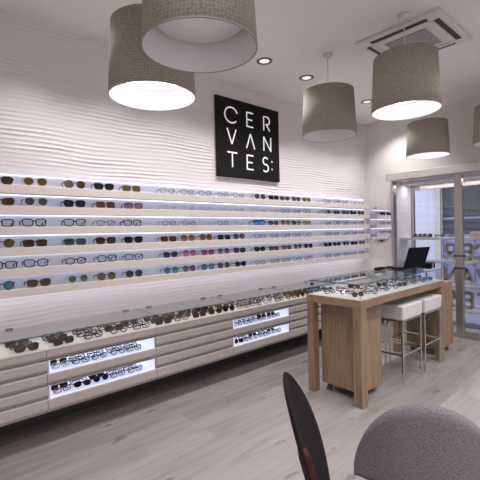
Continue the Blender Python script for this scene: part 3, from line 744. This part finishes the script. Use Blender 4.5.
# ------------------------------------------------------------------ grey tub chair (foreground right)
def shell(fn, nu, nv, th):
    """closed thick surface from fn(u,v)->Vector, thickened along normals"""
    bm = bmesh.new()
    g_ = [[fn(i / nu, j / nv) for j in range(nv + 1)] for i in range(nu + 1)]
    def nrm(i, j):
        a = g_[min(i + 1, nu)][j] - g_[max(i - 1, 0)][j]; b = g_[i][min(j + 1, nv)] - g_[i][max(j - 1, 0)]
        n = a.cross(b); return n.normalized() if n.length > 1e-9 else Vector((0, 0, 1))
    F = []; Bk = []
    for i in range(nu + 1):
        F.append([]); Bk.append([])
        for j in range(nv + 1):
            e = min(i, nu - i) / nu * 12; e2 = min(j, nv - j) / nv * 8
            k = th / 2 * math.sqrt(max(.02, 1 - (1 - min(1, e)) ** 2)) * math.sqrt(max(.02, 1 - (1 - min(1, e2)) ** 2))
            n = nrm(i, j); F[-1].append(bm.verts.new(g_[i][j] + n * k)); Bk[-1].append(bm.verts.new(g_[i][j] - n * k))
    for i in range(nu):
        for j in range(nv):
            bm.faces.new((F[i][j], F[i + 1][j], F[i + 1][j + 1], F[i][j + 1])); bm.faces.new((Bk[i][j], Bk[i][j + 1], Bk[i + 1][j + 1], Bk[i + 1][j]))
    for i in range(nu):
        for j in (0, nv): bm.faces.new((F[i][j], F[i + 1][j], Bk[i + 1][j], Bk[i][j]))
    for j in range(nv):
        for i in (0, nu): bm.faces.new((F[i][j], F[i][j + 1], Bk[i][j + 1], Bk[i][j]))
    for f in bm.faces: f.smooth = True
    return bm
GC = Vector((-.675, 1.625, 0)); ang0 = math.radians(-62)   # direction the convex back points
AP = GC + Vector((math.cos(ang0), math.sin(ang0), 0)) * .05
t = thing('upholstered_chair', 'rounded mauve-grey upholstered chair back in the foreground', 'chair', (GC.x, GC.y, 0))
out = Vector((math.cos(ang0), math.sin(ang0), 0)); side = Vector((-math.sin(ang0), math.cos(ang0), 0))
def tub(u, v):
    s_ = (u - .5) * 2
    w = .298 * math.sin(s_ * PI / 2)
    zt = .40 + .372 * max(0, math.cos(s_ * PI / 2)) ** .95
    z = .40 + (zt - .40) * v
    return AP + side * w + out * (-.55 * w * w * 1.6 - .10 * (z - .4)) + Vector((0, 0, z))
obj('backrest', shell(tub, 44, 16, .05), 'tweed', t)
bm = nb(); SC = AP - out * .30
lathe(bm, [(0, .34), (.24, .34), (.268, .36), (.268, .43), (.24, .455), (0, .46)], SC.x, SC.y, 40); obj('seat', bm, 'tweed', t)
for q in (45, 135, 225, 315):
    a = math.radians(q) + ang0
    bm = nb(); tube(bm, [(SC.x + .17 * math.cos(a), SC.y + .17 * math.sin(a), .339), (SC.x + .25 * math.cos(a), SC.y + .25 * math.sin(a), 0.006)], [.017, .011], 10); obj('leg', bm, 'rubber', t)
# ------------------------------------------------------------------ black shell chair (foreground centre)
t0 = Vector((-.664, -.748, 0)); vdir = Vector((-.655, .756, 0)).normalized()  # lean direction (image left), view direction
tip = Vector((-1.015, 1.115, .945)); 
t = thing('lounge_chair', 'black leaf-shaped chair back with dark red support, foreground centre', 'chair', (-.79, 1.30, 0))
bdir = (vdir * 1.0 + t0 * -.12).normalized()
adir = (Vector((0, 0, -1)) + t0 * -.33).normalized()
def leaf(u, v):
    # v along the length from tip, u across
    s = (u - .5) * 2; L = .62 * v
    w = .20 * math.sin(PI * min(1, .002 + v * .9)) ** .58
    bow = .05 * (1 - s * s) - .05
    return tip + adir * (L - .0) + bdir * (s * w) + t0 * ((.045 * (1 - s * s) - .012) * (w / .2) ** 1.2 + .05 * (v - .3) ** 2 - .005)
obj('backrest', shell(leaf, 16, 34, .014), 'shellb', t)
cc = tip + adir * .62
bm = nb(); sx = Vector((.664, .748, 0))
P = []
base = Vector((cc.x, cc.y, 0)) + sx * .12 - vdir * .13
bmc = nb(); lathe(bmc, [(0, .38), (.17, .38), (.195, .40), (.195, .43), (.17, .45), (0, .455)], base.x, base.y, 36); obj('seat', bmc, 'shellb', t)
bm = nb(); a = tip + adir * .285 + t0 * .022; b = tip + adir * .56 + t0 * .035
tube(bm, [a - bdir * .05, a + adir * .04 - bdir * .05, b - bdir * .05, Vector((base.x, base.y, .40)) - sx * .19 - bdir * .05], [.016, .024, .024, .02], 10); obj('back_support', bm, 'darkred', t)
bm = nb(); tube(bm, [(base.x, base.y, .379), (base.x, base.y, .03)], .022, 14); obj('column', bm, 'chrome', t)
bm = nb(); lathe(bm, [(0, 0), (.21, 0), (.21, .006), (.05, .022), (0, .028)], base.x, base.y, 36); obj('foot', bm, 'chrome', t)
t.location = t.location  # base marker

# ------------------------------------------------------------------ light, world, camera
W = bpy.data.worlds.new('World'); S.world = W; W.use_nodes = True
nt = W.node_tree; bg = nt.nodes['Background']; bg.inputs['Color'].default_value = (.88, .88, 1, 1); bg.inputs['Strength'].default_value = 1.25
light('display_bay_lamp', 'AREA', (-2.0, 6.1, 2.19), 5, (1, .955, .955), None, shape='RECTANGLE', size=1.6, size_y=.12)
R = Matrix(((.664, 0, 0), (0, 0, 0), (0, 0, 0)))
f = 383.30562
pp = (240, 237)
a = Vector((672 - 240, -(222.6 - 237), -f)).normalized(); b = Vector((-100 - 240, -(240 - 237), -f))
Y = a; X = -b; X = (X - Y * X.dot(Y)).normalized(); Z = X.cross(Y)
Rm = Matrix((X, Y, Z))
cam = bpy.data.cameras.new('Camera'); co = bpy.data.objects.new('Camera', cam); COL.objects.link(co)
cam.sensor_width = 36; cam.lens = f / 480 * 36; cam.shift_y = -3 / 480; cam.clip_start = .02
co.matrix_world = Matrix.Translation((0, 0, 1.5)) @ Rm.to_4x4()
S.camera = co
vs = S.view_settings; vs.view_transform = 'Standard'; vs.look = 'None'; vs.gamma = 1; vs.use_curve_mapping = False
vs.exposure = 0.5
print('pairs', NPAIR[0])
